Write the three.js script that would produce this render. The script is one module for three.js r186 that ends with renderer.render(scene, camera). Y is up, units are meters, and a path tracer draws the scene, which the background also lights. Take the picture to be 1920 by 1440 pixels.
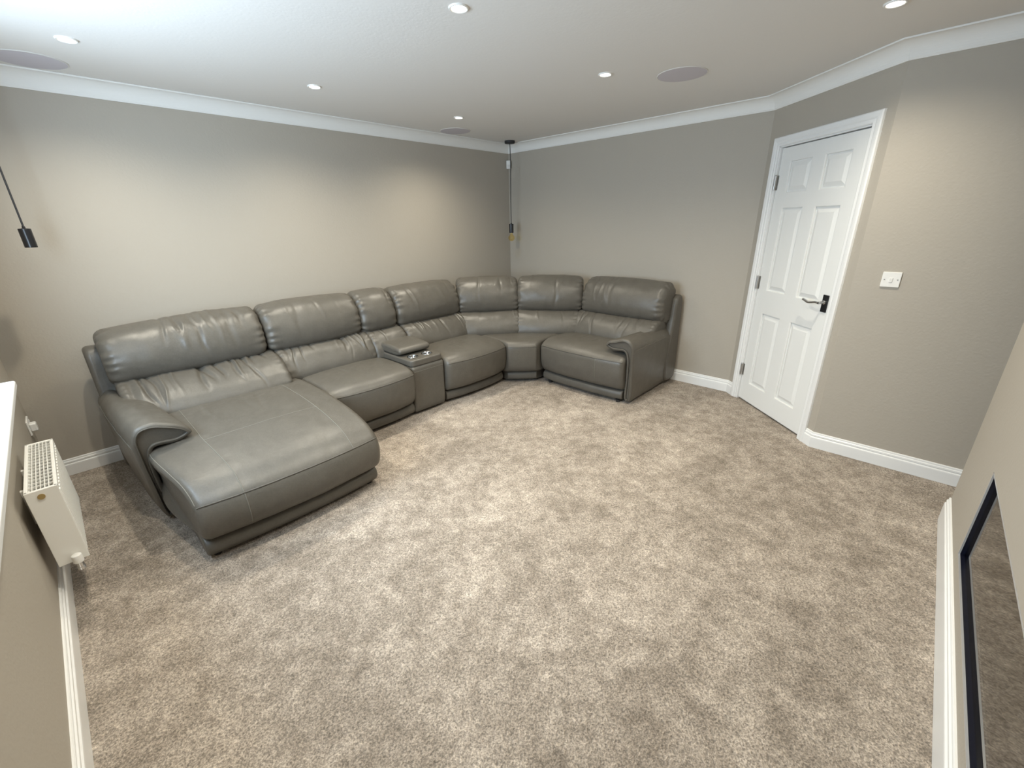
import * as THREE from 'three';
import { mergeGeometries, mergeVertices } from 'three/addons/utils/BufferGeometryUtils.js';
import { RoundedBoxGeometry } from 'three/addons/geometries/RoundedBoxGeometry.js';
import { RectAreaLightUniformsLib } from 'three/addons/lights/RectAreaLightUniformsLib.js';

// ------------------------------------------------------------------ camera, sky, daylight, exposure
RectAreaLightUniformsLib.init();
const scene = new THREE.Scene();
const camera = new THREE.PerspectiveCamera(2 * Math.atan(720 / 800.55) * 180 / Math.PI, 1920 / 1440, 0.02, 60);
camera.position.set(-4.0683, 1.5256, 3.8681);
{
  const yaw = 0.80799, pitch = 0.36277, roll = 0.02145;
  camera.lookAt(camera.position.x + Math.sin(yaw) * Math.cos(pitch), camera.position.y - Math.sin(pitch), camera.position.z - Math.cos(yaw) * Math.cos(pitch));
  camera.rotateZ(-roll);
}
scene.add(camera);
const renderer = new THREE.WebGLRenderer({ antialias: true });
renderer.toneMapping = THREE.LinearToneMapping;
renderer.toneMappingExposure = 1.0;
renderer.shadowMap.enabled = true;
renderer.shadowMap.type = THREE.PCFSoftShadowMap;

// overcast sky, one even tone
scene.background = new THREE.Color().setRGB(0.72, 0.86, 1.0);
scene.backgroundIntensity = 3.0;

// daylight entering by the window of the left wall
const WIN = { z0: 1.02, z1: 2.62, y0: 0.9, y1: 2.08 };
{
  const day = new THREE.RectAreaLight(new THREE.Color().setRGB(0.64, 0.82, 1.0), 12.5, WIN.z1 - WIN.z0 - 0.12, WIN.y1 - WIN.y0 - 0.12);
  day.name = 'window_daylight';
  day.position.set(-4.56, (WIN.y0 + WIN.y1) / 2, (WIN.z0 + WIN.z1) / 2);
  day.lookAt(0, (WIN.y0 + WIN.y1) / 2, (WIN.z0 + WIN.z1) / 2);
  scene.add(day);
}
const LAMP_COLOR = new THREE.Color().setRGB(1.0, 0.92, 0.755);
const LAMP_CD = 5.4;

// ------------------------------------------------------------------ helpers
let seed = 7;
const rnd = () => { seed = (seed * 1664525 + 1013904223) >>> 0; return seed / 4294967296; };
const R = (a, b) => a + (b - a) * rnd();
const V3 = (x, y, z) => new THREE.Vector3(x, y, z);
const used = {};
function numbered(n) { used[n] = (used[n] ?? -1) + 1; return used[n] ? n + '_' + String(used[n]).padStart(3, '0') : n; }
function shade(m) { m.castShadow = true; m.receiveShadow = true; return m; }
function mesh(name, geo, mat, parent) {
  const g = Array.isArray(geo) ? merge(geo) : geo;
  const m = shade(new THREE.Mesh(g, mat));
  m.name = parent ? name : numbered(name);
  (parent ?? scene).add(m);
  return m;
}
function merge(list) {
  return mergeGeometries(list.map((g) => {
    const h = g.index ? g.toNonIndexed() : g.clone();
    for (const k of Object.keys(h.attributes)) if (!['position', 'normal', 'uv'].includes(k)) h.deleteAttribute(k);
    return h;
  }));
}
function thing(name, label, category, pos = [0, 0, 0], turn = 0, group) {
  const o = new THREE.Group(); o.name = numbered(name); o.position.set(...pos); o.rotation.y = turn;
  o.userData = { label, category }; if (group) o.userData.group = group;
  scene.add(o); return o;
}
function structure(name, geo, mat, label) {
  const m = mesh(name, geo, mat); m.userData = { kind: 'structure', label, category: name.split('_')[0] };
  return m;
}
const box = (w, h, d, x, y, z, r = 0) => (r ? new RoundedBoxGeometry(w, h, d, 3, r) : new THREE.BoxGeometry(w, h, d)).translate(x, y, z);
const cyl = (r0, r1, h, x, y, z, n = 32) => new THREE.CylinderGeometry(r0, r1, h, n).translate(x, y, z);
const lathe = (pts, n = 40) => new THREE.LatheGeometry(pts.map((p) => new THREE.Vector2(p[0], p[1])), n);
function tube(points, r, seg = 40, rad = 8, closed = false) {
  return new THREE.TubeGeometry(new THREE.CatmullRomCurve3(points, closed), seg, r, rad, closed);
}
// plan quad/polygon extruded upwards, uv in metres
function prism(pts, y0, y1) {
  const n = pts.length, pos = [], uv = [];
  const quad = (a, b, c, d, w) => { for (const p of [a, b, c, a, c, d]) pos.push(...p); uv.push(0, a[1], w, b[1], w, c[1], 0, a[1], w, c[1], 0, d[1]); };
  let area = 0;
  for (let i = 0; i < n; i++) { const [x0, z0] = pts[i], [x1, z1] = pts[(i + 1) % n]; area += x0 * z1 - x1 * z0; }
  const P = area > 0 ? [...pts].reverse() : pts;
  for (let i = 0; i < n; i++) {
    const [x0, z0] = P[i], [x1, z1] = P[(i + 1) % n];
    quad([x0, y0, z0], [x1, y0, z1], [x1, y1, z1], [x0, y1, z0], Math.hypot(x1 - x0, z1 - z0));
  }
  const tri = THREE.ShapeUtils.triangulateShape(P.map(([x, z]) => new THREE.Vector2(x, z)), []);
  for (const t of tri) {
    const [a, b, c] = t.map((k) => P[k]);
    const cr = (b[0] - a[0]) * (c[1] - a[1]) - (b[1] - a[1]) * (c[0] - a[0]);
    const o = cr < 0 ? [a, b, c] : [a, c, b];
    for (const p of o) { pos.push(p[0], y1, p[1]); uv.push(p[0], p[1]); }
    for (const p of [o[0], o[2], o[1]]) { pos.push(p[0], y0, p[1]); uv.push(p[0], p[1]); }
  }
  const g = new THREE.BufferGeometry();
  g.setAttribute('position', new THREE.Float32BufferAttribute(pos, 3));
  g.setAttribute('uv', new THREE.Float32BufferAttribute(uv, 2));
  g.computeVertexNormals();
  return g;
}

// ------------------------------------------------------------------ noise and textures
const PERM = new Uint16Array(65536); { for (let i = 0; i < 65536; i++) PERM[i] = (rnd() * 65536) | 0; }
function vnoise(x, y, px, py) { // tiling value noise, px/py integer periods
  const xi = Math.floor(x), yi = Math.floor(y), fx = x - xi, fy = y - yi;
  const u = fx * fx * (3 - 2 * fx), v = fy * fy * (3 - 2 * fy);
  const x0 = ((xi % px) + px) % px, x1 = (x0 + 1) % px, y0 = ((yi % py) + py) % py, y1 = (y0 + 1) % py;
  const h = (a, b) => PERM[(a * 1619 + b * 31337 + PERM[(b * 97 + a) & 65535]) & 65535] / 65535;
  return (h(x0, y0) * (1 - u) + h(x1, y0) * u) * (1 - v) + (h(x0, y1) * (1 - u) + h(x1, y1) * u) * v;
}
function fbm(x, y, p, oct) { let s = 0, a = 0.5, f = 1, t = 0; for (let i = 0; i < oct; i++) { s += a * vnoise(x * f + i * 13.7, y * f + i * 5.3, p * f, p * f); t += a; a *= 0.55; f *= 2; } return s / t; }
function dataTex(n, fn, srgb) {
  const d = new Uint8Array(n * n * 4);
  for (let j = 0; j < n; j++) for (let i = 0; i < n; i++) {
    const c = fn(i / n, j / n, i, j), k = (j * n + i) * 4;
    d[k] = c[0]; d[k + 1] = c[1]; d[k + 2] = c[2]; d[k + 3] = 255;
  }
  const t = new THREE.DataTexture(d, n, n, THREE.RGBAFormat);
  t.wrapS = t.wrapT = THREE.RepeatWrapping; t.magFilter = THREE.LinearFilter; t.minFilter = THREE.LinearMipmapLinearFilter; t.generateMipmaps = true;
  if (srgb) t.colorSpace = THREE.SRGBColorSpace;
  t.needsUpdate = true; return t;
}
const cl = (v) => Math.max(0, Math.min(255, v));
// carpet: twist pile, taupe and pale fibres mixed, with brushed patches; one 4.8 m square, 2.3 mm a texel
const CARPET_M = 4.8;
const carpetTex = dataTex(2048, (u, v, i, j) => {
  const patch = fbm(u * 12, v * 12, 12, 3), streak = fbm(u * 34 + 4 * patch, v * 34, 34, 3), mid = fbm(u * 100, v * 100, 100, 3);
  const grain = PERM[(i * 7919 + j * 104729 + PERM[(j * 31 + i * 17) & 65535]) & 65535] / 65535, g2 = vnoise(u * 1024, v * 1024, 1024, 1024);
  let k = 0.5 + 0.5 * (patch - 0.5) + 0.6 * (streak - 0.5) + 0.72 * (mid - 0.5);
  k = Math.max(0, Math.min(1, k));
  const f = 1 + 0.40 * (grain - 0.5) + 0.36 * (g2 - 0.5);
  return [cl((124 + 60 * k) * f), cl((114 + 59 * k) * f), cl((103 + 58 * k) * f)];
}, true);
const carpetBump = dataTex(2048, (u, v, i, j) => {
  const grain = PERM[(i * 7919 + j * 104729 + PERM[(j * 31 + i * 17) & 65535]) & 65535] / 65535, g2 = vnoise(u * 1024, v * 1024, 1024, 1024), m = fbm(u * 96, v * 96, 96, 2);
  const h = cl(255 * (0.4 * grain + 0.4 * g2 + 0.2 * m)); return [h, h, h];
});
// leather: pebbled grain, 0.4 m square
const leatherBump = dataTex(1024, (u, v) => {
  const w = fbm(u * 20, v * 20, 20, 2) * 1.2;
  const a = Math.abs(vnoise(u * 150 + w, v * 150, 150, 150) - 0.5) * 2, b = Math.abs(vnoise(u * 220, v * 220 + w, 220, 220) - 0.5) * 2;
  const soft = fbm(u * 9, v * 9, 9, 3);
  const g = a * a * (3 - 2 * a) * 0.5 + b * b * (3 - 2 * b) * 0.5; const h = cl(255 * (0.22 * g + 0.78 * soft)); return [h, h, h];
});
const leatherCol = dataTex(512, (u, v) => {
  const m = fbm(u * 8, v * 8, 8, 4), f = fbm(u * 60, v * 60, 60, 2), k = 1 + 0.10 * (m - 0.5) + 0.08 * (f - 0.5);
  return [cl(92 * k), cl(88 * k), cl(81 * k)];
}, true);
const leatherRough = dataTex(512, (u, v) => { const m = fbm(u * 10, v * 10, 10, 4); const h = cl(255 * (0.365 + 0.10 * (m - 0.5))); return [h, h, h]; });
for (const t of [leatherBump, leatherCol, leatherRough]) t.repeat.set(1 / 0.4, 1 / 0.4);
const paintBump = dataTex(512, (u, v) => { const h = cl(255 * fbm(u * 60, v * 60, 60, 3)); return [h, h, h]; });
paintBump.repeat.set(1.6, 1.6);
carpetTex.repeat.set(1 / CARPET_M, 1 / CARPET_M); carpetBump.repeat.set(1 / CARPET_M, 1 / CARPET_M);

const std = (o) => new THREE.MeshStandardMaterial(o);
const lin = (r, g, b) => new THREE.Color().setRGB(r, g, b);
const M = {
  wall: std({ color: lin(0.425, 0.385, 0.327), roughness: 0.62, bumpMap: paintBump, bumpScale: 0.0006 }),
  ceiling: std({ color: lin(0.74, 0.72, 0.69), roughness: 0.85, bumpMap: paintBump, bumpScale: 0.0004 }),
  coving: std({ color: lin(0.82, 0.81, 0.78), roughness: 0.7 }),
  gloss: std({ color: lin(0.84, 0.84, 0.83), roughness: 0.3 }),
  door: std({ color: lin(0.82, 0.82, 0.80), roughness: 0.38 }),
  carpet: std({ map: carpetTex, bumpMap: carpetBump, bumpScale: 0.006, roughness: 1 }),
  leather: new THREE.MeshPhysicalMaterial({ map: leatherCol, bumpMap: leatherBump, bumpScale: 0.0013, roughness: 1, roughnessMap: leatherRough, specularIntensity: 0.9 }),
  thread: std({ color: lin(0.17, 0.16, 0.135), roughness: 0.7 }),
  black: std({ color: lin(0.012, 0.012, 0.014), roughness: 0.28 }),
  blackMatt: std({ color: lin(0.02, 0.02, 0.022), roughness: 0.6 }),
  plastic: std({ color: lin(0.82, 0.81, 0.78), roughness: 0.35 }),
  enamel: std({ color: lin(0.83, 0.82, 0.78), roughness: 0.32 }),
  chrome: std({ color: lin(0.78, 0.78, 0.78), roughness: 0.14, metalness: 1 }),
  nickel: std({ color: lin(0.5, 0.49, 0.47), roughness: 0.32, metalness: 1 }),
  brass: std({ color: lin(0.55, 0.42, 0.2), roughness: 0.3, metalness: 1 }),
  grille: std({ color: lin(0.56, 0.53, 0.57), roughness: 0.8 }),
  bulb: new THREE.MeshPhysicalMaterial({ color: lin(1.0, 0.90, 0.62), transmission: 1, thickness: 0, roughness: 0.02, ior: 1.45 }),
  pane: new THREE.MeshPhysicalMaterial({ color: lin(0.97, 0.98, 0.98), transmission: 1, thickness: 0, roughness: 0.0, ior: 1.5 }),
  fireGlass: new THREE.MeshPhysicalMaterial({ color: lin(0.6, 0.58, 0.55), transmission: 1, thickness: 0, roughness: 0.03, ior: 1.6 }),
  navy: std({ color: lin(0.006, 0.007, 0.016), roughness: 0.22 }),
  silver: std({ color: lin(0.62, 0.63, 0.65), roughness: 0.35, metalness: 0.6 }),
  stone: std({ color: lin(0.13, 0.11, 0.085), roughness: 0.9 }),
  crystal: std({ color: lin(0.42, 0.40, 0.36), roughness: 0.45 }),
  lens: std({ color: lin(0.9, 0.9, 0.9), emissive: lin(1.0, 0.95, 0.86), emissiveIntensity: 9, roughness: 0.4 }),
};

// ------------------------------------------------------------------ the room
const H = 2.355;
// inner outline, counted clockwise seen from above: A back, B right, C diagonal with the door, D, end, return, E media wall, F window wall
const OUT = [[-4.395, 0], [0, 0], [0, 2.767], [-0.696, 3.552], [-0.696, 4.75], [-1.175, 4.75], [-1.175, 4.232], [-4.395, 4.232]];
const SIDES = ['back', 'right', 'diagonal', 'doorside', 'end', 'return', 'front', 'left'];
function offset(d) { // d > 0 into the room
  const n = OUT.length, L = OUT.map((a, i) => {
    const b = OUT[(i + 1) % n], l = Math.hypot(b[0] - a[0], b[1] - a[1]), dx = (b[0] - a[0]) / l, dz = (b[1] - a[1]) / l;
    return { a: [a[0] - dz * d, a[1] + dx * d], dx, dz };
  });
  return OUT.map((_, i) => {
    const p = L[(i + n - 1) % n], q = L[i], det = p.dx * q.dz - p.dz * q.dx;
    const t = ((q.a[0] - p.a[0]) * q.dz - (q.a[1] - p.a[1]) * q.dx) / det;
    return [p.a[0] + p.dx * t, p.a[1] + p.dz * t];
  });
}
const T_WALL = 0.16, OUTER = offset(-T_WALL);
const wq = (i, s0, s1) => { // plan quad of wall i between fractions s0..s1
  const a = OUT[i], b = OUT[(i + 1) % 8], c = OUTER[i], d = OUTER[(i + 1) % 8], m = (p, q, t) => [p[0] + (q[0] - p[0]) * t, p[1] + (q[1] - p[1]) * t];
  return [m(a, b, s0), m(a, b, s1), m(c, d, s1), m(c, d, s0)];
};
const lenOf = (i) => Math.hypot(OUT[(i + 1) % 8][0] - OUT[i][0], OUT[(i + 1) % 8][1] - OUT[i][1]);
const wallLabels = {
  back: 'taupe painted wall behind the long run of the sofa', right: 'taupe painted wall behind the end seat of the sofa',
  diagonal: 'short diagonal taupe wall holding the white door', doorside: 'taupe painted wall carrying the light switch', end: 'taupe wall closing the alcove beside the media wall',
  return: 'taupe side of the boxed-out media wall', front: 'taupe media wall with the inset electric fire', left: 'taupe window wall behind the radiator',
};
const polyOuter = OUTER;
structure('floor', prism(polyOuter, -0.12, 0), M.carpet, 'taupe mottled twist-pile carpet');
structure('ceiling', prism(polyOuter, H, H + 0.14), M.ceiling, 'plain white ceiling with recessed downlights');
for (const i of [0, 1, 3, 4, 5]) structure('wall_' + SIDES[i], prism(wq(i, 0, 1), 0, H), M.wall, wallLabels[SIDES[i]]);

// diagonal wall with the doorway
const LC = lenOf(2), D0 = 0.152, DW = 0.762, DH = 1.981, LINING = 0.028;
{
  const h0 = (D0 - LINING) / LC, h1 = (D0 + DW + LINING) / LC, hy = DH + 0.012 + LINING;
  structure('wall_diagonal', [prism(wq(2, 0, h0), 0, H), prism(wq(2, h1, 1), 0, H), prism(wq(2, h0, h1), hy, H)], M.wall, wallLabels.diagonal);
}
// hallway side behind the door
{
  const a = OUT[2], b = OUT[3], ux = (b[0] - a[0]) / LC, uz = (b[1] - a[1]) / LC, at = (s, d) => [a[0] + ux * s + uz * d, a[1] + uz * s - ux * d], q = (s0, s1, d0, d1) => [at(s0, d0), at(s1, d0), at(s1, d1), at(s0, d1)];
  structure('wall_hall', [prism(q(0.02, 1.03, 0.6, 0.66), 0, 2.2), prism(q(0.02, 0.08, 0.161, 0.6), 0, 2.2), prism(q(0.97, 1.03, 0.161, 0.6), 0, 2.2), prism(q(0.02, 1.03, 0.161, 0.66), 2.2, 2.26), prism(q(0.02, 1.03, 0.161, 0.66), -0.06, 0)], M.wall, 'taupe hallway walls behind the closed door');
}
// window wall (left): runs from z = 4.232 to 0 along x = -4.395
{
  const L = lenOf(7), f = (z) => (4.232 - z) / L, a = f(WIN.z1), b = f(WIN.z0);
  const thick = (s0, s1) => { const q = wq(7, s0, s1); return [q[0], q[1], [-4.67, q[1][1]], [-4.67, q[0][1]]]; };
  structure('wall_left', [prism(thick(-0.03, a), 0, H), prism(thick(b, 1.03), 0, H), prism(thick(a, b), 0, WIN.y0 - 0.032), prism(thick(a, b), WIN.y1, H)], M.wall, wallLabels.left);
}
// media wall with the recess of the fire
const FIRE = { x0: -3.25, x1: -1.80, y0: 0.205, y1: 0.597, z: 4.232 };
{
  const xs = [-4.395, FIRE.x0, FIRE.x1, -1.175], pr = (a, b, y0, y1) => prism([[a, 4.232], [b, 4.232], [b, 4.4], [a, 4.4]], y0, y1);
  structure('wall_front', [pr(xs[0], xs[1], 0, H), pr(xs[2], xs[3], 0, H), pr(xs[1], xs[2], 0, FIRE.y0), pr(xs[1], xs[2], FIRE.y1, H)], M.wall, wallLabels.front);
}
// mouldings along the outline
function moulding(profile, i, s0, s1) { // profile: [[distance from wall, height]...] open line; cut square where s is given
  const n = profile.length, pos = [], uv = [], A = [], B = [], L = lenOf(i), a0 = OUT[i], b0 = OUT[(i + 1) % 8], ux = (b0[0] - a0[0]) / L, uz = (b0[1] - a0[1]) / L;
  for (const [d, y] of profile) {
    const o = offset(d), at = (s) => [a0[0] + ux * s - uz * d, y, a0[1] + uz * s + ux * d];
    A.push(s0 === undefined ? [o[i][0], y, o[i][1]] : at(s0)); B.push(s1 === undefined ? [o[(i + 1) % 8][0], y, o[(i + 1) % 8][1]] : at(s1));
  }
  for (let k = 0; k < n - 1; k++) {
    for (const p of [A[k], B[k + 1], B[k], A[k], A[k + 1], B[k + 1]]) { pos.push(...p); uv.push(p[0] + p[2], p[1]); }
  }
  const faces = THREE.ShapeUtils.triangulateShape(profile.map((p) => new THREE.Vector2(...p)), []);
  for (const [E, cut] of [[A, s0], [B, s1]]) if (cut !== undefined) for (const t of faces) for (const k of t) { pos.push(...E[k]); uv.push(0, 0); }
  const g = new THREE.BufferGeometry();
  g.setAttribute('position', new THREE.Float32BufferAttribute(pos, 3)); g.setAttribute('uv', new THREE.Float32BufferAttribute(uv, 2));
  g.computeVertexNormals(); return g;
}
const coveProfile = [[0, H - 0.088], [0.008, H - 0.088], [0.010, H - 0.082]];
for (let k = 0; k <= 10; k++) { const a = k / 10 * Math.PI / 2; coveProfile.push([0.082 - 0.070 * Math.cos(a), H - 0.078 + 0.070 * Math.sin(a)]); }
coveProfile.push([0.090, H - 0.008], [0.090, H - 0.0005], [0, H - 0.0005]);
const skirt = (h) => [[0, h], [0.005, h], [0.0075, h - 0.004], [0.008, h - 0.012], [0.0125, h - 0.016], [0.0135, h - 0.024], [0.0105, h - 0.030], [0.0165, h - 0.036], [0.0175, h - 0.042], [0.0175, 0.0005], [0, 0.0005]].reverse();
const coveLabels = ['behind the sofa', 'above the end seat', 'above the door', 'above the light switch', 'in the alcove', 'round the media wall corner', 'along the media wall', 'above the window'];
for (let i = 0; i < 8; i++) structure('trim_' + (i + 1), moulding(coveProfile, i), M.coving, 'white plaster cove ' + coveLabels[i]);
for (const [i, h] of [[0, 0.112], [1, 0.112], [3, 0.112], [4, 0.112], [7, 0.125]]) structure('baseboard_' + SIDES[i], moulding(skirt(h), i), M.gloss, 'white moulded skirting board along the ' + (i === 7 ? 'window wall' : i === 0 ? 'wall behind the long sofa' : i === 1 ? 'wall behind the end seat' : i === 3 ? 'wall under the light switch' : 'alcove end'));
structure('baseboard_front', moulding(skirt(0.145), 6, 0.0), M.gloss, 'white moulded skirting board under the electric fire');
structure('baseboard_diagonal', [moulding(skirt(0.112), 2, undefined, D0 - 0.078), moulding(skirt(0.112), 2, D0 + DW + 0.076)], M.gloss, 'short white skirting pieces either side of the door');

// ------------------------------------------------------------------ the door
{
  const turn = Math.atan2(-(OUT[3][1] - OUT[2][1]), OUT[3][0] - OUT[2][0]); // local x along the wall from the sofa side, local z out of the room side
  const o = new THREE.Group(); o.name = 'door_1'; o.position.set(0, 0, 2.767); o.rotation.y = turn; scene.add(o);
  o.userData = { kind: 'structure', label: 'white six-panel internal door with black handle plate', category: 'door' };
  // in this frame +x runs along the wall; the room lies at +z
  const panels = [];
  for (const [a, b] of [[0.265, 0.472], [0.595, 0.802]]) for (const [c, d] of [[1.69, 1.895], [0.975, 1.58], [0.18, 0.785]]) panels.push([a, b, c, d]);
  const y0 = 0.012, zf = -0.012; // face of the leaf, slightly behind the wall plane
  const sh = new THREE.Shape([[D0, y0], [D0 + DW, y0], [D0 + DW, y0 + DH], [D0, y0 + DH]].map((p) => new THREE.Vector2(...p)));
  for (const [a, b, c, d] of panels) sh.holes.push(new THREE.Path([[a, c], [a, d], [b, d], [b, c]].map((p) => new THREE.Vector2(...p))));
  const face = new THREE.ExtrudeGeometry(sh, { depth: 0.008, bevelEnabled: true, bevelThickness: 0.004, bevelSize: 0.006, bevelOffset: -0.006, bevelSegments: 2 }).translate(0, 0, zf - 0.012);
  const leaf = mesh('leaf', [face, box(DW, DH, 0.022, D0 + DW / 2, y0 + DH / 2, zf - 0.025)], M.door, o);
  for (const [a, b, c, d] of panels) { // raised field with sloping margins
    const g0 = 0.009, g1 = 0.034, zA = zf - 0.0135, zB = zf - 0.0025, pos = [];
    const ring = (m, z) => [[a + m, c + m, z], [b - m, c + m, z], [b - m, d - m, z], [a + m, d - m, z]];
    const r0 = ring(-0.002, zA - 0.001), r1 = ring(g0, zA), r2 = ring(g1, zB - 0.001), r3 = ring(g1 + 0.003, zB);
    const strip = (p, q) => { for (let k = 0; k < 4; k++) { const n = (k + 1) % 4; pos.push(...p[k], ...p[n], ...q[n], ...p[k], ...q[n], ...q[k]); } };
    strip(r0, r1); strip(r1, r2); strip(r2, r3); pos.push(...r3[0], ...r3[1], ...r3[2], ...r3[0], ...r3[2], ...r3[3]);
    const g = new THREE.BufferGeometry(); g.setAttribute('position', new THREE.Float32BufferAttribute(pos, 3)); g.setAttribute('uv', new THREE.Float32BufferAttribute(new Float32Array(pos.length / 3 * 2), 2)); g.computeVertexNormals();
    mesh('panel', g, M.door, o);
  }
  // lining (frame) with stop
  const fx0 = D0 - LINING + 0.001, fx1 = D0 + DW + LINING - 0.001, fy = y0 + DH + LINING - 0.001, dp = 0.15;
  mesh('door_lining', [box(LINING - 0.005, fy, dp, fx0 + (LINING - 0.005) / 2, fy / 2, -dp / 2), box(LINING - 0.005, fy, dp, fx1 - (LINING - 0.005) / 2, fy / 2, -dp / 2), box(fx1 - fx0, LINING - 0.006, dp, (fx0 + fx1) / 2, fy - (LINING - 0.006) / 2, -dp / 2),
    box(0.03, fy, 0.02, fx0 + 0.03, fy / 2, -0.062), box(0.03, fy, 0.02, fx1 - 0.03, fy / 2, -0.062), box(fx1 - fx0, 0.034, 0.02, (fx0 + fx1) / 2, fy - 0.034, -0.062)], M.gloss, o);
  for (const h of [1.76, 1.022, 0.275]) {
    const hg = mesh('hinge', [box(0.026, 0.1, 0.003, D0 - 0.012, h, 0.0005), box(0.02, 0.1, 0.003, D0 + 0.008, h, zf + 0.001)], M.nickel, o);
    hg.userData.label = 'brushed steel hinge';
    mesh('hinge_pin', [cyl(0.006, 0.006, 0.1, D0 - 0.001, h, 0.004, 16), cyl(0.0045, 0.0065, 0.006, D0 - 0.001, h + 0.053, 0.004, 16)], M.nickel, hg);
  }
  const hd = mesh('handle', box(0.047, 0.113, 0.008, 0.871, 0.974, zf + 0.004, 0.003), M.black, o);
  hd.userData.label = 'black handle plate with chrome lever';
  mesh('lever', [new THREE.CylinderGeometry(0.0085, 0.0085, 0.05, 20).rotateX(Math.PI / 2).translate(0.871, 0.982, zf + 0.032), new THREE.CylinderGeometry(0.014, 0.014, 0.006, 24).rotateX(Math.PI / 2).translate(0.871, 0.982, zf + 0.011),
    tube([V3(0.878, 0.982, zf + 0.055), V3(0.85, 0.983, zf + 0.056), V3(0.815, 0.976, zf + 0.056), V3(0.785, 0.972, zf + 0.055), V3(0.755, 0.98, zf + 0.054), V3(0.736, 0.984, zf + 0.052)], 0.0085, 40, 12), new THREE.SphereGeometry(0.009, 16, 12).translate(0.735, 0.984, zf + 0.052)], M.chrome, hd);
  // architrave: moulded profile, three mitred lengths
  const prof = [[0, 0], [0, 0.010], [0.006, 0.014], [0.022, 0.012], [0.030, 0.017], [0.044, 0.019], [0.056, 0.019], [0.062, 0.013], [0.062, 0]]; // from inner edge outward, height above wall
  const ix0 = D0 - 0.014, ix1 = D0 + DW + 0.012, iy = y0 + DH + 0.014, geos = [];
  const strip = (f0, f1) => {
    const pos = [];
    for (let k = 0; k < prof.length - 1; k++) { const a = f0(...prof[k]), b = f1(...prof[k]), c = f1(...prof[k + 1]), d = f0(...prof[k + 1]); pos.push(...a, ...b, ...c, ...a, ...c, ...d); }
    const g = new THREE.BufferGeometry(); g.setAttribute('position', new THREE.Float32BufferAttribute(pos, 3)); g.setAttribute('uv', new THREE.Float32BufferAttribute(new Float32Array(pos.length / 3 * 2), 2)); g.computeVertexNormals(); return g;
  };
  geos.push(strip((w, h) => [ix0 - w, 0.0005, h + 0.0005], (w, h) => [ix0 - w, iy + w, h + 0.0005]), strip((w, h) => [ix0 - w, iy + w, h + 0.0005], (w, h) => [ix1 + w, iy + w, h + 0.0005]), strip((w, h) => [ix1 + w, iy + w, h + 0.0005], (w, h) => [ix1 + w, 0.0005, h + 0.0005]));
  mesh('architrave', geos, M.gloss, o);
}

// ------------------------------------------------------------------ the window and its sill
{
  const o = new THREE.Group(); o.name = 'window_1'; o.position.set(-4.6, 0, 0); scene.add(o);
  o.userData = { kind: 'structure', label: 'white framed window above the radiator with a bright sill', category: 'window' };
  const { z0, z1, y0, y1 } = WIN, zc = (z0 + z1) / 2, yc = (y0 + y1) / 2, f = 0.06;
  mesh('window_frame', [box(0.06, f, z1 - z0, 0, y0 + f / 2, zc), box(0.06, f, z1 - z0, 0, y1 - f / 2, zc), box(0.06, y1 - y0, f, 0, yc, z0 + f / 2), box(0.06, y1 - y0, f, 0, yc, z1 - f / 2), box(0.05, y1 - y0 - 2 * f, 0.05, 0, yc, zc)], M.plastic, o);
  for (const k of [-1, 1]) mesh('pane', box(0.004, y1 - y0 - 2 * f, (z1 - z0) / 2 - f - 0.025, -0.004, yc, zc + k * ((z1 - z0) / 4 - f / 2 + 0.0125)), M.pane, o);
  mesh('window_sill', box(0.33, 0.03, z1 - z0 + 0.1, -4.465 + 4.6 + 0.0, y0 - 0.0155, zc, 0.008), M.gloss, o);
}

// ------------------------------------------------------------------ ceiling fittings
const LIGHTS = [[-3.715, 0.736], [-2.584, 0.77], [-1.346, 0.714], [-3.8, 2.2], [-2.611, 2.217], [-1.411, 2.17], [-2.6, 3.52], [-1.313, 3.515]];
const LIGHT_WHERE = ['near the speaker over the chaise end', 'over the second seat of the sofa', 'near the small corner speaker and hanging bulb', 'in the middle row beside the window', 'alone in the middle of the ceiling', 'beside the round speaker of the middle row', 'above the electric fire', 'in front of the door by the media wall'];
LIGHTS.forEach(([x, z], i) => {
  const o = thing('downlight', 'lit white recessed spotlight in ceiling ' + LIGHT_WHERE[i], 'downlight', [x, H, z], 0, 'recessed ceiling spotlights');
  mesh('bezel', lathe([[0.031, -0.0015], [0.033, -0.006], [0.038, -0.0075], [0.041, -0.005], [0.042, -0.0003]]), M.plastic, o);
  mesh('lamp_lens', lathe([[0.0005, -0.003], [0.02, -0.003], [0.031, -0.0015]]), M.lens, o);
  const s = new THREE.SpotLight(LAMP_COLOR, LAMP_CD, 0, 1.3, 1.0, 2);
  s.name = 'downlight_beam'; s.position.set(0, -0.012, 0); s.target.position.set(0, -1, 0); s.castShadow = true; s.shadow.radius = 1.4;
  s.shadow.mapSize.set(1024, 1024); s.shadow.bias = -0.0005;
  o.add(s, s.target);
});
[[-3.833, 0.262, 'over the chaise end of the sofa'], [-1.008, 0.262, 'by the corner with the hanging bulb'], [-1.056, 2.494, 'near the door end of the ceiling']].forEach(([x, z, where]) => {
  const o = thing('ceiling_speaker', 'round lilac-grey flush ceiling speaker ' + where, 'speaker', [x, H, z], 0, 'flush ceiling speakers');
  mesh('speaker_grille', lathe([[0.0005, -0.004], [0.08, -0.0042], [0.142, -0.004], [0.142, -0.0004]], 64), M.grille, o);
  mesh('rim', lathe([[0.143, -0.0004], [0.143, -0.0045], [0.147, -0.0035], [0.148, -0.0004]], 64), M.ceiling, o);
});

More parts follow.
